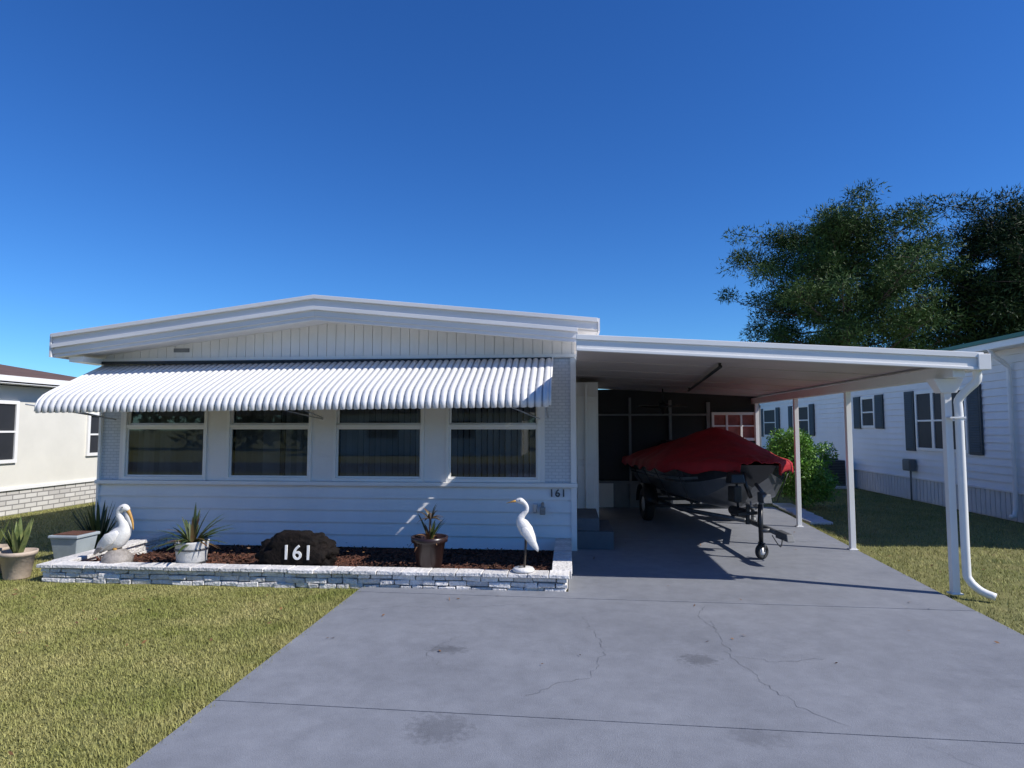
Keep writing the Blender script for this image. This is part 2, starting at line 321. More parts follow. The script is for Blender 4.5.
boxes('roof',[slope(XL,ZL-.002,XP,ZP-.002,.30,.30,8.745,26.3),slope(XP,ZP-.002,XR,ZR-.002,.30,.16,8.745,26.3)],'white',H)
fb=[]
for i,(o0,t,y) in enumerate([(0,.055,8.595),(.055,.10,8.64),(.155,.055,8.605),(.21,.085,8.65),(.295,.05,8.675)]):
    fb.append(slope(XL,ZL-o0+.01,XP,ZP-o0+.01,t,t,y,8.74))
    xr,zr=(XR,ZR) if o0<.155 else (.12,ztop(.12))
    fb.append(slope(XP,ZP-o0+.01,xr,zr-o0+.01,t,t,y,8.74))
boxes('fascia_boards',fb,'fascia',H,.004)
boxes('side_fascia',[(XL-.03,XL-.002,8.62,26.3,ZL-.33,ZL+.008),(XR+.002,XR+.03,8.62,26.3,ZR-.17,ZR+.008)],'fascia',H)
boxes('beam_end',[(-7.32,-7.1,8.75,9.3,2.72,2.80)],'trim',H,.004)
text('house_number','161',.15,(-.17,YF-.036,.78),'numdark',H)
boxes('wall_outlet',[(-.52,-.46,9.12,9.18,.56,.68)],'alu',H,.008)
boxes('wall_lamp',[(-.40,-.36,9.10,9.18,.62,.70),(-.42,-.34,9.04,9.10,.54,.64)],'birdgrey',H,.01)
boxes('closet',[(.065,.50,11.2,13.4,.03,2.545)],'white',H)
boxes('closet_door',[(.10,.46,11.17,11.2,.08,2.3),(.13,.43,11.155,11.17,.15,1.1),(.13,.43,11.155,11.17,1.2,2.2)],'trim',H,.006)
boxes('downpipe',[(.27,.31,11.09,11.14,.05,2.5)],'trim',H,.006)
lv=[]; z=.12
while z<2.6:
    lv.append([(.06,9.34,z),(.085,9.34,z),(.085,14.2,z),(.06,14.2,z),(.06,9.34,z+.164),(.07,9.34,z+.164),(.07,14.2,z+.164),(.06,14.2,z+.164)]); z+=.166
boxes('side_lap_siding',lv,'siding',H)
boxes('entry_step',[(.10,.62,9.3,10.5,.03,.28),(.10,.42,9.32,10.48,.282,.46)],'step',H,.01)
sr=[(.5,.56),(1.30,1.35),(2.16,2.22),(2.96,3.04),(4.02,4.10)]
boxes('screen_frames',[(a,b,14.18,14.26,.03,2.5-.065*a) for a,b in sr]+[(.5,4.1,14.17,14.25,.55,.60),(.5,3.0,14.17,14.25,2.02,2.06)],'sframe',H,.004)
boxes('screen_kneewall',[(.5,.95,14.2,14.27,.03,.55),],'white',H); boxes('dark_kneewall',[(.951,4.1,14.22,14.27,.03,.55)],'sframe',H)
boxes('screens',[(.5,4.1,14.27,14.29,.03,2.6)],'screen',H)
boxes('screenroom_window',[(3.06,4.0,14.13,14.2,2.03,2.09),(3.06,4.0,14.13,14.2,1.48,1.54),(3.06,3.11,14.13,14.2,1.54,2.03),(3.95,4.0,14.13,14.2,1.54,2.03),(3.36,3.40,14.135,14.2,1.54,2.03),(3.66,3.70,14.135,14.2,1.54,2.03),(3.11,3.95,14.14,14.2,1.78,1.81)],'trim',H,.003)
boxes('screenroom_panes',[(3.11,3.95,14.185,14.21,1.54,2.03)],'curtain',H)

# ------------------------------------------------------------------ awning
A=empty('window_awning',(-3.6,9.1,2.5))
prof=[(9.17,2.74),(8.9,2.62),(8.6,2.485),(8.35,2.375),(8.18,2.295),(8.07,2.235),(8.00,2.17),(7.965,2.10),(7.955,2.02)]
nw=74; per=8; nx=nw*per; X0,X1=-7.1,-.24; V=[];F=[]
for i in range(nx+1):
    x=X0+(X1-X0)*i/nx; w=abs(math.sin(math.pi*i/per))**.6; til=.06*(1-(x-X0)/(X1-X0))
    for j,(y,z) in enumerate(prof):
        a=prof[max(0,j-1)];b=prof[min(len(prof)-1,j+1)]; dy,dz=b[0]-a[0],b[1]-a[1]; l=math.hypot(dy,dz); ny,nz_=dz/l,-dy/l
        zz=z-til+(-.018*w if j==len(prof)-1 else 0)
        V.append((x,y+ny*.032*w,zz+nz_*.032*w))
k=len(prof)
for i in range(nx):
    for j in range(k-1): F.append((i*k+j,i*k+j+1,(i+1)*k+j+1,(i+1)*k+j))
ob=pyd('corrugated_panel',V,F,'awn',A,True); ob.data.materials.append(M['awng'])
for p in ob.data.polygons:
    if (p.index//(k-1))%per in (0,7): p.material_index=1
so=ob.modifiers.new('s','SOLIDIFY'); so.thickness=.003
tubes('support_arms',[([(x,7.99,2.07),(x,9.17,1.90)],.010) for x in (-3.62,-.30,-7.0)]+[([(x-.45,8.02,2.07),(x,9.17,1.88)],.009) for x in (-3.62,-6.86,-.42)]+[([(X0,7.98,2.03),(X1,7.98,2.09)],.014),([(X0,8.6,2.40),(X1,8.6,2.45)],.012)],'alu',A)
boxes('header_shadow',[(X0,X1,9.12,9.163,2.715,2.76)],'black',A)  # black strip stands in for the shadow line at the awning header
tube('edge_bead',[(X1+.005,y-.0,z+.012) for y,z in prof],.016,'trim',A)
tube('edge_bead',[(X0-.005,y,z-.05) for y,z in prof],.016,'trim',A)

# ------------------------------------------------------------------ carport
C=empty('carport',(2,9,0)); ca,cb,ya,yb=.10,4.13,6.9,14.35
boxes('roof_pan',[slope(ca,2.735,cb,2.50,.06,.06,ya,yb)],'white',C)
boxes('ceiling',[slope(ca,2.673,cb,2.438,.02,.02,ya+.02,yb)],'ceil',C)
rb=[]; y=7.3
while y<yb: rb.append(slope(ca+.02,2.652,cb-.1,2.421,.006,.006,y,y+.012)); y+=1.215
boxes('ceiling_seams',rb,'ceil',C)
boxes('front_fascia',[slope(ca-.02,2.755,cb+.06,2.515,.055,.055,ya-.05,ya-.002),slope(ca-.02,2.700,cb+.06,2.460,.09,.095,ya-.03,ya-.002),slope(ca-.02,2.610,cb+.06,2.365,.03,.03,ya-.045,ya-.002)],'trim',C,.004)
boxes('side_gutter',[(cb+.002,cb+.12,ya-.04,yb,2.34,2.36),(cb+.10,cb+.12,ya-.04,yb,2.362,2.50),(cb+.002,cb+.12,ya-.06,ya-.042,2.34,2.50)],'trim',C,.004)
boxes('side_beam',[(3.93,4.05,ya+.03,yb,2.27,2.39)],'trim',C,.004)
for i,(px,py) in enumerate([(3.98,7.16),(3.99,9.60),(3.99,11.72),(3.99,14.1)]):
    boxes('post',[(px-.036,px+.036,py-.036,py+.036,.03,2.27)],'trim',C,.005)
    boxes('post_foot',[(px-.06,px+.06,py-.05,py+.05,.031,.045)],'trim',C,.003)
boxes('post_bracket',[[(3.90,7.1,2.12),(4.06,7.1,2.12),(4.06,7.22,2.12),(3.90,7.22,2.12),(3.82,7.08,2.268),(4.12,7.08,2.268),(4.12,7.24,2.268),(3.82,7.24,2.268)]],'trim',C,.004)
v,f=tubev([(4.19,6.98,2.35),(4.19,6.98,2.24),(4.12,7.04,2.14),(4.062,7.09,2.04),(4.062,7.09,1.9),(4.062,7.09,1.2),(4.062,7.09,.35),(4.075,7.08,.2),(4.15,7.02,.10),(4.25,6.95,.055)],[.040]*10,12,k=3); pyd('downspout',v,f,'trim',C,True)
boxes('pipe_straps',[(3.95,4.106,7.046,7.115,z,z+.018) for z in (1.85,)],'trim',C)
tube('ceiling_track',[(1.85,8.0,2.50),(2.3,12.6,2.47)],.022,'black',C)
boxes('track_brackets',[(1.84,1.87,8.05,8.08,2.5,2.56),(2.28,2.31,12.5,12.53,2.47,2.54)],'black',C)
Fn=empty('ceiling_fan',(1.85,12.9,2.3)); tube('downrod',[(1.85,12.9,2.53),(1.85,12.9,2.25)],.015,'black',Fn)
lathe('motor',(1.85,12.9,2.12),[(.03,.14),(.09,.12),(.1,.05),(.05,.0),(.03,-.08),(.005,-.1)],'black',Fn)
bv=[]
for i in range(4):
    a=i*math.pi/2+.4; c,s=math.cos(a),math.sin(a)
    def R(r,w,z): return (1.85+c*r-s*w,12.9+s*r+c*w,2.17+z)
    bv.append([R(.1,-.05,-.01),R(.55,-.07,-.01),R(.55,.07,.01),R(.1,.05,.01),R(.1,-.05,0),R(.55,-.07,0),R(.55,.07,.02),R(.1,.05,.02)])
boxes('blades',bv,'black',Fn)

# ------------------------------------------------------------------ planter
PL=empty('planter_wall',(-3,6.95,0)); bk=[]
def course(xa,xb,ya_,yb_,z0,z1,along='x',L0=.3,off=0):
    p=(xa if along=='x' else ya_)-off; e=xb if along=='x' else yb_
    while p<e-.01:
        l=L0*random.uniform(.6,1.3); a=max(p,xa if along=='x' else ya_); b=min(p+l,e)
        if b-a>.02:
            if along=='x': bk.append((a+.004,b-.004,ya_+random.uniform(-.016,.012),yb_,z0,z1-.006))
            else: bk.append((xa,xb,a+.003,b-.003,z0,z1-.004))
        p+=l
for z0,z1,o in ((.0,.055,0),(.055,.115,.12),(.115,.165,.2)):
    course(-6.0,-.03,6.92,7.06,z0,z1,'x',.2,o); course(-6.0,-5.87,7.06,9.15,z0,z1,'y',.22,o); course(-.16,-.03,7.06,9.15,z0,z1,'y',.22,o)
boxes('stone_courses',bk,'stone',PL,.008,jit=.008)
boxes('mortar_core',[(-5.98,-.05,6.955,7.05,.0,.16)],'sframe',PL); bk=[]
course(-6.05,.02,6.88,7.10,.166,.212,'x',.31); course(-6.05,-5.83,7.10,9.12,.166,.212,'y',.31); course(-.2,.02,7.10,9.12,.166,.212,'y',.31)
boxes('capstones',bk,'stone',PL,.006,jit=.003)
MB=empty('mulch_bed',(-3,8,0))
def soilz(x,y): return .13-.115*min(1,max(0,(y-7.55)/.9))
V=[];F=[];ni,nj=90,34
for i in range(ni+1):
    for j in range(nj+1):
        x=-5.86+5.69*i/ni; y=7.07+2.10*j/nj; V.append((x,y,soilz(x,y)+noise.noise(Vector((x*5,y*5,0)))*.012))
for i in range(ni):
    for j in range(nj): a=i*(nj+1)+j; F.append((a,a+nj+1,a+nj+2,a+1))
pyd('soil',V,F,'mulch',MB,True)
cx=rng.uniform(-5.8,-.2,9000); cy=rng.uniform(7.1,9.12,9000)
cen=np.stack([cx,cy,.13-.115*np.clip((cy-7.55)/.9,0,1)+rng.uniform(.0,.03,9000)],1)
a=rng.normal(size=(9000,3))*[1,1,.35]; a/=np.linalg.norm(a,axis=1,keepdims=True); b=np.cross(a,rng.normal(size=(9000,3))*[.3,.3,1]); b/=np.linalg.norm(b,axis=1,keepdims=True)
l=rng.uniform(.012,.035,(9000,1)); w=rng.uniform(.005,.012,(9000,1))
npmesh('bark_chips',np.stack([cen-a*l-b*w,cen+a*l-b*w,cen+a*l+b*w,cen-a*l+b*w],1).reshape(-1,3),4,'mulch',MB)
def litter(n,x0,x1,y0,y1,z):
    c=np.stack([rng.uniform(x0,x1,n),rng.uniform(y0,y1,n),np.full(n,z)+rng.uniform(0,.008,n)],1)
    a=rng.normal(size=(n,3))*[1,1,.25]; a/=np.linalg.norm(a,axis=1,keepdims=True); b=np.cross(a,rng.normal(size=(n,3))*[.2,.2,1]); b/=np.linalg.norm(b,axis=1,keepdims=True)
    l=rng.uniform(.012,.028,(n,1)); return np.stack([c-a*l,c-b*l*.45,c+a*l,c+b*l*.45],1).reshape(-1,3)
npmesh('leaf_litter',np.concatenate([litter(160,-5.8,-.3,7.2,8.9,.14),litter(60,-6.5,-2.4,3,6.8,.035),litter(22,-2.0,3.6,4.6,6.8,.037),litter(25,.2,3.8,7,13,.037),litter(60,4.2,7.8,6,14,.045)]),4,'dryleaf')

# ------------------------------------------------------------------ statues and pots
def rel(c,pts): return [(c[0]+p[0],c[1]+(p[2] if len(p)>2 else 0),c[2]+p[1]) for p in pts]
c=(-.50,7.0,.212); E=empty('egret_statue',c)
tube('body',rel(c,[(.135,.26),(.12,.29),(.085,.35),(.035,.43),(-.01,.50),(-.03,.555),(-.005,.60),(.03,.64),(.035,.685),(.01,.725),(-.03,.75),(-.065,.75),(-.085,.745)]),[.004,.022,.052,.074,.068,.045,.03,.025,.023,.024,.033,.024,.012],'bird',E,14,side=(0,1,0),sx=.85,k=4)
tube('bill',rel(c,[(-.075,.748),(-.12,.74),(-.19,.722)]),[.015,.009,.002],'bill',E,8)
for s in (-1,1):
    tube('wing',rel(c,[(.16,.22,s*.045),(.10,.31,s*.06),(.03,.42,s*.062),(-.01,.49,s*.045)]),[.006,.035,.05,.012],'bird',E,10,side=(0,1,0),sx=.3,k=3)
    tube('leg',rel(c,[(.03,.38,s*.025),(.02,.2,s*.025),(.01,.03,s*.025)]),[.016,.009,.010],'billd',E,8)
    tube('eye',rel(c,[(-.04,.757,s*.026),(-.04,.757,s*.033)]),[.006,.004],'black',E,6)
    tube('foot',rel(c,[(.02,.045,s*.025),(-.05,.043,s*.035)]),[.01,.005],'billd',E,6)
lathe('plinth',c,[(.115,0),(.12,.02),(.105,.038),(.02,.045)],'bird',E,14)
c=(-5.27,7.16,.20); E=empty('pelican_statue',c)
lathe('rock_plinth',c,[(.16,-.06),(.17,.03),(.14,.08),(.10,.12),(.05,.14)],'birdgrey',E,9)
tube('body',rel(c,[(-.20,.13),(-.16,.15),(-.09,.20),(-.01,.26),(.05,.33),(.07,.40),(.045,.46),(.01,.51),(.0,.56),(.025,.60),(.065,.615),(.10,.60),(.12,.585)]),[.01,.04,.095,.118,.10,.07,.048,.040,.038,.042,.047,.035,.02],'bird',E,16,side=(0,1,0),sx=.85,k=4)
tube('bill',rel(c,[(.10,.60),(.14,.53),(.17,.45),(.185,.36)]),[.028,.02,.014,.005],'bill',E,8,side=(0,1,0),sx=.8,k=3)
tube('pouch',rel(c,[(.085,.575),(.11,.51),(.145,.44),(.175,.38)]),[.018,.034,.026,.004],'bird',E,8,side=(0,1,0),sx=.6,k=3)
for s in (-1,1):
    tube('wing',rel(c,[(-.24,.10,s*.04),(-.15,.18,s*.085),(-.04,.27,s*.105),(.05,.35,s*.08)]),[.01,.05,.075,.02],'bird',E,10,side=(0,1,0),sx=.3,k=3)
    tube('wingtip',rel(c,[(-.26,.08,s*.045),(-.20,.13,s*.07),(-.12,.18,s*.10)]),[.01,.03,.02],'birdgrey',E,8,side=(0,1,0),sx=.3,k=3)
    tube('eye',rel(c,[(.065,.625,s*.036),(.065,.625,s*.046)]),[.008,.006],'black',E,6)
    tube('leg',rel(c,[(-.01,.18,s*.04),(0,.12,s*.04)]),[.02,.025],'bill',E,8)
c=(-4.43,7.28,.13); E=empty('potted_plant',c)
lathe('bucket',c,[(.15,0),(.155,.01),(.185,.28),(.19,.30),(.17,.30),(.165,.26),(.01,.26)],'potwood',E,18)
lathe('hoop',(c[0],c[1],c[2]+.2),[(.180,0),(.186,.0),(.188,.02),(.182,.02)],'galv',E); lathe('hoop',(c[0],c[1],c[2]+.05),[(.164,0),(.170,.0),(.172,.02),(.166,.02)],'galv',E)
straps('leaves',(c[0],c[1],c[2]+.25),34,.46,.045,75,.9,'leafd',E); straps('bronze_leaves',(c[0],c[1],c[2]+.25),16,.38,.04,80,1.4,'leafred',E)
c=(-1.58,7.22,.13); E=empty('potted_plant',c)
lathe('pot',c,[(.125,0),(.13,.015),(.18,.34),(.205,.345),(.21,.40),(.19,.40),(.18,.35),(.01,.35)],'potbrown',E)
straps('leaves',(c[0],c[1],c[2]+.34),7,.34,.035,35,1.0,'leafd',E); straps('bronze_leaves',(c[0],c[1],c[2]+.34),12,.26,.04,75,2.2,'dryleaf',E)
tube('stem',[(c[0],c[1],c[2]+.34),(c[0]+.01,c[1],c[2]+.66)],.013,'bark',E); straps('top_leaves',(c[0]+.01,c[1],c[2]+.60),14,.2,.035,85,1.5,'leafred',E)
for c,n in (((-6.42,7.05,.0),'snake'),((-6.95,7.25,0),'snake')):
    E=empty('potted_plant',c)
    lathe('pot',c,[(.12,0),(.13,.02),(.17,.27),(.19,.275),(.195,.32),(.175,.32),(.17,.28),(.01,.28)],'potbeige',E)
    straps('leaves',(c[0],c[1],c[2]+.27),16,.42,.06,30,.15,n,E)
c=(-6.62,8.15,0); E=empty('planter_tub',c)
boxes('tub',[[(c[0]-.15,c[1]-.15,.0),(c[0]+.15,c[1]-.15,.0),(c[0]+.15,c[1]+.15,.0),(c[0]-.15,c[1]+.15,.0),(c[0]-.19,c[1]-.19,.30),(c[0]+.19,c[1]-.19,.30),(c[0]+.19,c[1]+.19,.30),(c[0]-.19,c[1]+.19,.30)],(c[0]-.21,c[0]+.21,c[1]-.21,c[1]+.21,.301,.34)],'tubgrey',E,.01)
boxes('soil',[(c[0]-.17,c[0]+.17,c[1]-.17,c[1]+.17,.342,.348)],'mulch',E)
E=empty('yucca_plant',(-6.85,8.9,0)); straps('leaves',(-6.85,8.9,0.0),26,.75,.05,35,.4,'leafd',E)
E=empty('house_number_rock',(-3.14,7.3,.14))
import bmesh
bm=bmesh.new(); bmesh.ops.create_icosphere(bm,subdivisions=5,radius=1)
for v in bm.verts:
    p=v.co.copy(); n=noise.fractal(p*1.5+Vector((3,1,7)),1,2,4)*.24+1; n+=noise.noise(p*5)*.10+noise.noise(p*11)*.04
    q=Vector((p.x*.44*n,p.y*.24*n,p.z*.25*n)); q+=Vector((-3.14,7.30,.30)); q.y=max(q.y,7.13); q.z=max(q.z,.12); v.co=q
me=bpy.data.meshes.new('rock'); bm.to_mesh(me); bm.free(); link('rock',me,'rock',E,True)
text('number','161',.23,(-3.08,7.12,.265),'trim',E)

# ------------------------------------------------------------------ boat on trailer
bow=Vector((2.66,9.40,0)); stern=Vector((2.14,13.7,0)); ax=(bow-stern).normalized(); LB=(bow-stern).length; sd=Vector((ax.y,-ax.x,0))*-1
def BP(s,w,z): p=stern+ax*(s*LB)+sd*w; return Vector((p.x,p.y,z))
B=empty('fishing_boat',BP(.5,0,.5))
def hb(s): return 1.02*(1-.06*(1-s)) * (1-max(0,(s-.5)/.5)**2.6*.72)
def gz(s): return 1.12+.10*s*s
def kz(s): return .47+.42*max(0,(s-.72)/.28)**2.0
ns=28
V=[];F=[]
for i in range(ns+1):
    s=i/ns; b=hb(s); k0=kz(s); g0=gz(s)
    pts=[(0,k0),(.38*b,k0+.06+(g0-k0)*.02),(.74*b,k0+.12+(g0-k0)*.08),(.80*b,k0+.18+(g0-k0)*.1),(.9*b,k0+(g0-k0)*.6),(.905*b,k0+(g0-k0)*.62),(b,g0-.03),(b+.03,g0-.025),(b+.03,g0),(b-.03,g0)]
    full=[(-w,z) for w,z in pts[::-1]]+pts[1:]
    for w,z in full:
        rake=(.035*(z-k0)/(g0-k0+.01)-.05)*max(0,(s-.85)/.15) 
        V.append(BP(s+rake,w,z))
k=len(full)
for i in range(ns):
    for j in range(k-1): F.append((i*k+j,i*k+j+1,(i+1)*k+j+1,(i+1)*k+j))
F.append(tuple(range(k))); F.append(tuple(ns*k+j for j in range(k))[::-1])
ob=pyd('hull',V,F,'hull',B); ob.data.materials.append(M['hullsilver'])
for p in ob.data.polygons:
    if p.index<ns*(k-1):
        j=p.index%(k-1)
        if 5<=j<=k-7 or j in(0,1,2,k-2,k-3,k-4): p.material_index=1
V=[];F=[]
for sg in (-1,1):
    o=len(V)
    for i in range(ns-3):
        s=i/ns; b=hb(s);k0=kz(s);g0=gz(s)
        for fz in (.66,.72): V.append(BP(s,sg*(b*(.905+.095*(fz-.62)/.33)+.008),k0+(g0-k0)*fz))
    for i in range(ns-4): a=o+2*i; F.append((a,a+1,a+3,a+2))
pyd('stripe',V,F,'hullsilver',B)
V=[];F=[]; nt=40; nsx=70
def ridge(s):
    pts=[(-.02,1.28),(.06,1.48),(.15,1.56),(.34,1.58),(.46,1.66),(.55,1.76),(.62,1.75),(.74,1.57),(.86,1.43),(1.0,1.30),(1.03,1.26)]
    for (a,z0),(b_,z1) in zip(pts[:-1],pts[1:]):
        if s<=b_: t=(s-a)/(b_-a); return z0+(z1-z0)*t
    return pts[-1][1]
for i in range(nsx+1):
    s=-.02+1.045*i/nsx; b=(hb(min(1,max(0,s)))+.05)*(1 if s<1 else .8); g0=gz(min(1,s))
    for j in range(nt+1):
        u=-1+2*j/nt; au=abs(u)
        if au>.84: t=(au-.84)/.16; w=b*(1+.015*t); z=g0+.035-t*(.14+.03*math.sin(s*38)); 
        else:
            q=au/.84; w=b*q; top=ridge(s); z=g0+.035+(top-g0-.035)*(1-q**1.7)*(1-.10*math.sin(q*math.pi))
        fold=noise.noise(Vector((s*9,u*2.0,.3)))*.045+noise.noise(Vector((s*24,u*6,2)))*.022+noise.noise(Vector((s*50,u*14,4)))*.008+ .025*abs(math.sin(s*24+au*1.5))*(.2+au)
        if au>.84: w+=fold*.6
        else: z+=fold*.9-.01
        V.append(BP(s,math.copysign(w,u),z))
for i in range(nsx):
    for j in range(nt): a=i*(nt+1)+j; F.append((a,a+1,a+nt+2,a+nt+1))
ob=pyd('red_cover',V,F,'red',B,True); so=ob.modifiers.new('s','SOLIDIFY'); so.thickness=.006
tubes('cover_straps',[([BP(s,sg*hb(s)*1.06,gz(s)-.08),BP(s,sg*hb(s)*.8,kz(s)+.1)],.008) for s in (.2,.4,.6,.78) for sg in (-1,1)],'black',B)
boxes('outboard_cowl',[[tuple(BP(s,w,z)) for s,w,z in ((-.12,-.16,1.15),(-.02,-.14,1.15),(-.02,.14,1.15),(-.12,.16,1.15),(-.1,-.13,1.5),(-.03,-.12,1.48),(-.03,.12,1.48),(-.1,.13,1.5))]],'black',B,.03)
tube('outboard_leg',[BP(-.07,0,1.2),BP(-.07,0,.45)],[.1,.05],'black',B)
tube('trolling_shaft',[BP(.95,-.30,1.22),BP(1.025,-.36,1.10),BP(1.05,-.38,.62)],.018,'black',B)
boxes('trolling_head',[[tuple(BP(s,w,z)) for s,w,z in ((1.0,-.48,.98),(1.055,-.48,.98),(1.055,-.27,.98),(1.0,-.27,.98),(1.005,-.46,1.14),(1.05,-.46,1.12),(1.05,-.29,1.12),(1.005,-.29,1.14))],[tuple(BP(s,w,z)) for s,w,z in ((.99,-.43,.72),(1.05,-.43,.72),(1.05,-.32,.72),(.99,-.32,.72),(.99,-.43,.93),(1.05,-.43,.95),(1.05,-.32,.95),(.99,-.32,.93))]],'black',B,.02)
tube('trolling_pod',[BP(.98,-.38,.60),BP(1.00,-.38,.60),BP(1.09,-.36,.60),BP(1.12,-.36,.60)],[.03,.065,.065,.02],'black',B)
tube('trolling_bracket',[BP(.93,-.1,1.16),BP(1.03,-.25,1.0),BP(1.02,-.15,.78)],.028,'black',B)
boxes('propeller',[[tuple(BP(s,w,z)) for s,w,z in ((1.105,-.38,.47),(1.115,-.38,.47),(1.115,-.34,.47),(1.105,-.34,.47),(1.105,-.37,.73),(1.115,-.37,.73),(1.115,-.33,.73),(1.105,-.33,.73))],[tuple(BP(s,w,z)) for s,w,z in ((1.105,-.49,.58),(1.115,-.49,.58),(1.115,-.23,.60),(1.105,-.23,.60),(1.105,-.49,.62),(1.115,-.49,.62),(1.115,-.23,.64),(1.105,-.23,.64))]],'black',B)
T=empty('boat_trailer',BP(.4,0,.3))
tr=[]
for sg in (-1,1):
    tr.append(([BP(.02,sg*.62,.40),BP(.6,sg*.62,.40),BP(.92,sg*.06,.40)],.035)); tr.append(([BP(.1,sg*.35,.48),BP(.6,sg*.3,.50)],.03))
    for s in (.1,.55): tr.append(([BP(s,sg*.35,.48),BP(s,sg*.35,.40)],.02))
for s in (.05,.25,.55): tr.append(([BP(s,-.62,.40),BP(s,.62,.40)],.03))
tr.append(([BP(.85,0,.40),BP(1.22,-.10,.40)],.038)); tr.append(([BP(1.01,-.02,.40),BP(1.03,-.02,.85)],.03)); tr.append(([BP(1.03,0,.85),BP(.98,0,.95)],.025))
tubes('frame',tr,'galv',T)
tube('axle',[BP(.3,-.88,.30),BP(.3,.88,.30)],.03,'galv',T)
for sg in (-1,1):
    V=[];F=[]; n=28; pf=[(.13,-.05),(.13,.05),(.16,.08),(.27,.085),(.30,.06),(.305,0),(.30,-.06),(.27,-.085),(.16,-.08)]
    for i in range(n):
        a=2*math.pi*i/n
        for r,w in pf: V.append(BP(.3+math.cos(a)*r/LB,sg*.86+w,.335+math.sin(a)*r))
    q=len(pf)
    for i in range(n):
        for j in range(q): F.append((i*q+j,i*q+(j+1)%q,((i+1)%n)*q+(j+1)%q,((i+1)%n)*q+j))
    pyd('tyre',V,F,'rubber',T,True)
    tube('wheel_rim',[BP(.3,sg*.81,.335),BP(.3,sg*.93,.335)],[.15,.14],'trim',T,16)
    V=[];F=[]
    for i in range(11):
        a=math.pi*(i/10); 
        for w in (-.12,.12): V.append(BP(.3+math.cos(a)*.38/LB,sg*.86+w,.36+math.sin(a)*.36))
    for i in range(10): F.append((2*i,2*i+1,2*i+3,2*i+2))
    o2=pyd('fender',V,F,'black',T,True); so=o2.modifiers.new('s','SOLIDIFY'); so.thickness=.01
J=BP(1.13,-.22,0)
tube('jack_tube',[(J.x,J.y,.74),(J.x,J.y,.20)],[.034,.028],'black',T)
tube('jack_mount',[(J.x,J.y,.40),BP(1.13,-.06,.40)],.03,'galv',T)
tube('jack_handle',[(J.x,J.y,.70),(J.x-.12,J.y,.70),(J.x-.12,J.y,.78)],.01,'galv',T)
V=[];F=[]; n=24; pf=[(.05,-.02),(.05,.02),(.085,.035),(.10,.02),(.10,-.02),(.085,-.035)]
dv=Vector((.45,.89,0)).lerp(Vector((.95,.3,0)),.7).normalized(); nv=Vector((dv.y,-dv.x,0))
for i in range(n):
    a=2*math.pi*i/n
    for r,w in pf: V.append(Vector((J.x,J.y-.02,.135))+dv*math.cos(a)*r+Vector((0,0,math.sin(a)*r))+nv*w)
q=len(pf)
for i in range(n):
    for j in range(q): F.append((i*q+j,i*q+(j+1)%q,((i+1)%n)*q+(j+1)%q,((i+1)%n)*q+j))
pyd('jack_wheel_tyre',V,F,'rubber',T,True)
cc=Vector((J.x,J.y-.02,.135)); tube('jack_wheel_hub',[cc-nv*.02,cc+nv*.02],.055,'fascia',T,14)
tube('jack_fork',[cc-nv*.05,cc-nv*.05+Vector((0,0,.11)),cc+nv*.05+Vector((0,0,.11)),cc+nv*.05],.011,'galv',T)
boxes('coupler',[[tuple(BP(s,w-.1,z)) for s,w,z in ((1.19,-.045,.35),(1.27,-.05,.35),(1.27,.05,.35),(1.19,.045,.35),(1.19,-.045,.45),(1.26,-.04,.44),(1.26,.04,.44),(1.19,.045,.45))],[tuple(BP(s,w,z)) for s,w,z in ((1.02,-.06,.72),(1.07,-.06,.72),(1.07,.06,.72),(1.02,.06,.72),(1.02,-.06,.86),(1.06,-.06,.84),(1.06,.06,.84),(1.02,.06,.86))]],'galv',T,.01)
v,f=tubev([BP(1.2,-.07,.38),BP(1.17,-.04,.22),BP(1.12,-.05,.33)],[.008]*3,8,k=4); pyd('safety_chain',v,f,'galv',T,True)

# ------------------------------------------------------------------ neighbour right
NB=empty('mobile_home',(12,20,0)); X=8.3; YN=9.4
boxes('walls',[(X+.03,16.5,YN+.05,33,.0,3.25)],'nwhite',NB)
lv=[]; z=.56
while z<3.2: lv.append([(X-.02,YN,z),(X+.04,YN,z),(X+.04,33,z),(X-.02,33,z),(X+.005,YN,z+.15),(X+.04,YN,z+.15),(X+.04,33,z+.15),(X+.005,33,z+.15)]); z+=.151
boxes('lap_siding',lv,'nwhite',NB)
sk=[]; y=YN
while y<33: sk.append((X-.005,X+.028,y,y+.13,.02,.55)); y+=.15
boxes('ribbed_skirting',sk,'skirt',NB); boxes('skirting_trim',[(X-.04,X+.02,YN,33,.535,.575)],'nwhite',NB)
fr=[];gp=[];sh=[]
for y0,y1,z0,z1 in ((14.15,16.15,1.22,2.62),(18.2,19.0,1.75,2.62),(23.0,24.6,1.5,2.55),(26.6,28.2,1.4,2.55)):
    fr+=[(X-.05,X+.02,y0,y0+.07,z0,z1),(X-.05,X+.02,y1-.07,y1,z0,z1),(X-.05,X+.02,y0+.07,y1-.07,z0,z0+.07),(X-.05,X+.02,y0+.07,y1-.07,z1-.07,z1),(X-.045,X+.02,y0+.07,y1-.07,(z0+z1)/2-.02,(z0+z1)/2+.02)]
    if y1-y0>1.7:
        for q in (.36,.64): yy=y0+(y1-y0)*q; fr.append((X-.047,X+.02,yy-.05,yy+.05,z0+.07,z1-.07))
    gp.append((X-.024,X+.0,y0+.05,y1-.05,z0+.05,z1-.05))
    for a in (y0-.47,y1+.05):
        sh.append((X-.055,X-.02,a,a+.42,z0-.02,z1+.02))
boxes('window_frames',fr,'trim',NB,.003); boxes('window_panes',gp,'screen',NB); 
lou=[]
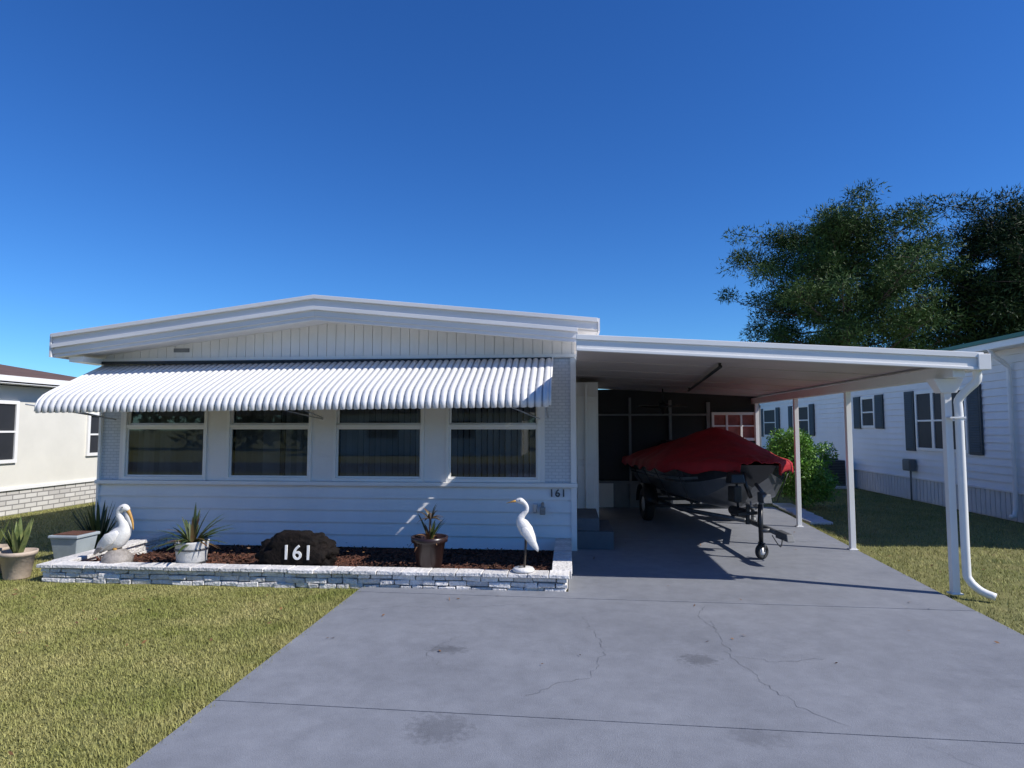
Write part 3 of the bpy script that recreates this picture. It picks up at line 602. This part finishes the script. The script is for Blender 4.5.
for x0,x1,a,b,z0,z1 in sh:
    z=z0+.06
    while z<z1-.08: lou.append([(x0-.012,a+.05,z),(x0+.0,a+.05,z),(x0+.0,b-.05,z),(x0-.012,b-.05,z),(x0-.002,a+.05,z+.035),(x0+.0,a+.05,z+.035),(x0+.0,b-.05,z+.035),(x0-.002,b-.05,z+.035)]); z+=.05
boxes('shutters',sh,'shutter',NB,.004); boxes('shutter_louvres',lou,'shutter',NB)
def slx(x0,z0,x1,z1,th,y0,y1): return slope(x0,z0,x1,z1,th,th,y0,y1)
boxes('roof',[slx(7.95,3.36,12.4,4.1,.06,YN-.4,33.4),slx(12.4,4.1,16.9,3.36,.06,YN-.4,33.4)],'nwhite',NB)
boxes('eave_trim',[(7.86,7.948,YN-.4,33.4,3.22,3.345)],'trim',NB,.01); boxes('green_drip_edge',[(7.83,7.95,YN-.42,33.42,3.347,3.42)],'green',NB)
boxes('soffit',[(7.95,8.32,YN-.35,33.4,3.24,3.26)],'nwhite',NB)
boxes('gable',[[(8.33,YN,3.25),(12.4,YN,3.25),(12.4,YN+.04,3.25),(8.33,YN+.04,3.25),(8.33,YN,3.34),(12.4,YN,4.02),(12.4,YN+.04,4.02),(8.33,YN+.04,3.34)]],'nwhite',NB)
v,f=tubev([(7.9,12.75,3.24),(7.98,12.75,3.1),(8.2,12.75,2.92),(8.22,12.75,2.7),(8.22,12.75,1.5),(8.22,12.75,.25),(8.1,12.72,.12)],[.04]*7,10,k=3); pyd('downspout',v,f,'trim',NB,True)
E=empty('utility_box',(8.2,16.4,.6)); boxes('cabinet',[(8.12,8.26,16.2,16.55,.72,1.0),(8.10,8.12,16.22,16.53,.74,.98)],'acgrey',E,.01); tube('conduit',[(8.2,16.35,.72),(8.2,16.35,.0)],.02,'acgrey',E)
E=empty('air_conditioner',(7.6,19.8,0)); boxes('cabinet',[(7.2,7.95,19.4,20.1,.08,.82)],'acgrey',E,.02)
boxes('grille_slats',[(7.22,7.93,19.375,19.39,z,z+.018) for z in np.arange(.14,.78,.045)]+[(7.185,7.198,19.42,20.08,z,z+.018) for z in np.arange(.14,.78,.045)],'black',E); boxes('pad',[(7.1,8.05,19.3,20.2,.0,.078)],'skirt',E)
lathe('fan_guard',(7.57,19.75,.822),[(.3,0),(.3,.03),(.05,.06)],'black',E)

# neighbour left
NL=empty('mobile_home',(-14,10,0)); X=-11.2
boxes('walls',[(-18,X,3,14.6,.52,2.60)],'cream',NL); boxes('brick_skirt',[(-18,X-.01,3,14.59,0,.50)],'skirtbrick',NL); boxes('belt_trim',[(-18,X+.03,3,14.63,.50,.56)],'trim',NL)
boxes('roof',[slx(-14.6,3.40,-10.85,2.78,.06,2.6,15),slx(-18.4,2.78,-14.6,3.40,.06,2.6,15)],'shingle',NL)
boxes('gable_ends',[[(-14.6,14.5,2.6),(-11.2,14.5,2.6),(-11.2,14.6,2.6),(-14.6,14.6,2.6),(-14.6,14.5,3.33),(-11.2,14.5,2.77),(-11.2,14.6,2.77),(-14.6,14.6,3.33)]],'cream',NL)
boxes('fascia',[(-10.848,-10.82,2.6,15,2.66,2.77)],'trim',NL); boxes('soffit',[(-11.2,-10.85,2.6,14.98,2.62,2.635)],'trim',NL)
fr=[];gp=[]
for y0,y1,z0,z1 in ((11.0,12.1,1.05,2.3),(14.0,14.45,1.1,2.1),(7,8.2,1.05,2.3)):
    fr+=[(X,X+.05,y0,y0+.07,z0,z1),(X,X+.05,y1-.07,y1,z0,z1),(X,X+.05,y0+.07,y1-.07,z0,z0+.07),(X,X+.05,y0+.07,y1-.07,z1-.07,z1),(X,X+.045,y0+.07,y1-.07,(z0+z1)/2-.02,(z0+z1)/2+.02)]
    gp.append((X+.002,X+.02,y0+.05,y1-.05,z0+.05,z1-.05))
boxes('window_frames',fr,'trim',NL); boxes('window_panes',gp,'screen',NL)

# ------------------------------------------------------------------ vegetation
def shrub(name,c,r,n,m,size=.06):
    E=empty(name,c); cs=[];rs=[]
    for i in range(26):
        d=Vector((random.gauss(0,1),random.gauss(0,1),random.gauss(0,1))).normalized(); q=random.uniform(.45,.8)
        cs.append((c[0]+d.x*r[0]*q,c[1]+d.y*r[1]*q,max(.15,c[2]+d.z*r[2]*q))); k=random.uniform(.25,.42); rs.append((r[0]*k,r[1]*k,r[2]*k))
    npmesh('foliage',leafcloud(cs,rs,n//26,size,.55,.4),4,m,E)
    st=[([(c[0],c[1],0),(c[0]+random.uniform(-.3,.3),c[1]+random.uniform(-.3,.3),c[2])],[.03,.012]) for i in range(5)]
    tubes('stems',st,'bark',E)
shrub('shrub',(5.0,14.7,.92),(.85,.8,.95),20000,'shrub'); shrub('shrub',(5.9,17.5,.7),(.7,.9,.75),9000,'shrub',.07)
E=empty('paver_path',(4.8,13,0)); boxes('pavers',[(4.35+i*.06,4.75+i*.06,12.2+i*.62,12.7+i*.62,0,.05) for i in range(5)],'skirt',E,.01)

def pine(name,base,height,cw,zb,m,seed,nl=46,npc=300,cs_=1.0):
    random.seed(seed); E=empty(name,base); b=Vector(base)
    tp=[b+Vector((random.uniform(-.15,.15)*i,random.uniform(-.1,.1)*i,height*.93*i/6)) for i in range(7)]
    tp[0]=b; limbs=[(tp,[.34,.30,.26,.21,.16,.10,.04])]; cs=[];rs=[]
    for i in range(nl):
        t=zb+(1-zb)*(i+.5)/nl; f=(t*.93)*6; k=min(5,int(f)); p=tp[k].lerp(tp[k+1],min(1,f-k))
        az=i*2.4+random.uniform(-.5,.5); tt=(t-zb)/(1-zb)
        R=cw*.5*(math.sin(math.pi*min(1,.28+tt*.64))**.5)*random.uniform(.55,1.05)
        if tt>.93: R*=.55
        d=Vector((math.cos(az),math.sin(az),random.uniform(.05,.40))); e=p+d*R
        mid=p+d*R*.5+Vector((0,0,-.1*R+random.uniform(-.2,.2)))
        limbs.append(([p,mid,e],[.11*(1-t*.6),.07*(1-t*.5),.02]))
        for q in (1.0,.82,.62,.42):
            if q<1 and random.random()<.12: continue
            m0=p.lerp(mid,q*2) if q<.5 else mid.lerp(e,q*2-1)
            for _ in range(2):
                c=m0+Vector((random.gauss(0,.55),random.gauss(0,.55),random.gauss(0,.25)+.2)); cs.append(tuple(c)); limbs.append(([m0,c],[.03,.012]))
                s=random.uniform(.50,1.0)*cs_; rs.append((s*1.22,s*1.22,s*.74))
    cs.append(tuple(tp[-1]+Vector((0,0,.2)))); rs.append((.9,.9,.7))
    tubes('trunk_and_limbs',limbs,'bark',E,6)
    npmesh('needles',leafcloud(cs,rs,npc,.26,.24,.5,1.2),4,m,E)
pine('pine_tree',(16.9,40,0),16.0,12.6,.32,'pine',11,64,250,1.15)
pine('pine_tree',(25.9,38.5,0),15.7,9.4,.34,'pine2',23,50,250,1.25)
pine('pine_tree',(27.8,41,0),12.4,10.5,.24,'pine2',31,46,250,1.35)
random.seed(8)
cs=[];rs=[]
for i in range(90): x=random.uniform(-60,80); cs.append((x,75+random.uniform(-3,3),random.uniform(1,5.5))); rs.append((2.5,2.5,2.2))
npmesh('distant_trees',leafcloud(cs,rs,200,.7,.6,.6),4,'treeline')
cs=[];rs=[]
for i in range(90): x=random.uniform(-45,45); cs.append((x,-34+random.uniform(-3,3),random.uniform(1,7.5))); rs.append((2.8,2.5,2.4))
npmesh('reflection_trees',leafcloud(cs,rs,160,.8,.6,.6),4,'treeline')  # unseen row behind the camera, added to reflect dark in the windows
AH=empty('mobile_home',(-10,-24,0)); boxes('walls',[(-15,-3,-28,-22,0,2.7)],'cream',AH); boxes('roof',[(-15.5,-2.5,-28.5,-21.5,2.702,3.0)],'white',AH); boxes('windows',[(-13,-11,-21.99,-21.95,1.1,2.2),(-8,-6,-21.99,-21.95,1.1,2.2)],'screen',AH)  # unseen house behind the camera, added and placed for window reflections

# ------------------------------------------------------------------ light, sky, camera
ts=Vector((1.03,-.32,1.0)).normalized(); el=math.asin(ts.z); az=math.atan2(ts.x,ts.y)
sl=bpy.data.lights.new('sun','SUN'); sl.energy=5.0; sl.angle=math.radians(.5); sl.color=(1,.955,.89)
so=bpy.data.objects.new('sun',sl); so.rotation_euler=(-ts).to_track_quat('-Z','Y').to_euler(); so.location=(10,-5,15); COL.objects.link(so)
w=bpy.data.worlds.new('World'); S.world=w; w.use_nodes=True; N=w.node_tree.nodes; L=w.node_tree.links; bg=N['Background']
sk=N.new('ShaderNodeTexSky'); sk.sky_type='NISHITA'; sk.sun_disc=False; sk.sun_elevation=el; sk.sun_rotation=az; sk.altitude=1500; sk.air_density=1.15; sk.dust_density=0; sk.ozone_density=4.0
hs=N.new('ShaderNodeHueSaturation'); hs.inputs['Saturation'].default_value=1.3; hs.inputs['Value'].default_value=1
L.new(sk.outputs[0],hs.inputs['Color'])
cb=N.new('ShaderNodeCombineXYZ')
for i,row in enumerate([(.40,0,.034),(0,.73,0),(0,0,.95)]):
    dp=N.new('ShaderNodeVectorMath'); dp.operation='DOT_PRODUCT'; dp.inputs[1].default_value=row; L.new(hs.outputs[0],dp.inputs[0]); L.new(dp.outputs['Value'],cb.inputs[i])
L.new(cb.outputs[0],bg.inputs[0]); bg.inputs[1].default_value=.15
cam=bpy.data.cameras.new('camera'); cam.sensor_width=36; cam.lens=22.5; cam.clip_end=2000; cam.clip_start=.05
co=bpy.data.objects.new('camera',cam); co.location=(0,0,1.75); co.rotation_euler=(math.radians(90)+math.atan(44/640),0,math.radians(5.1)); COL.objects.link(co); S.camera=co
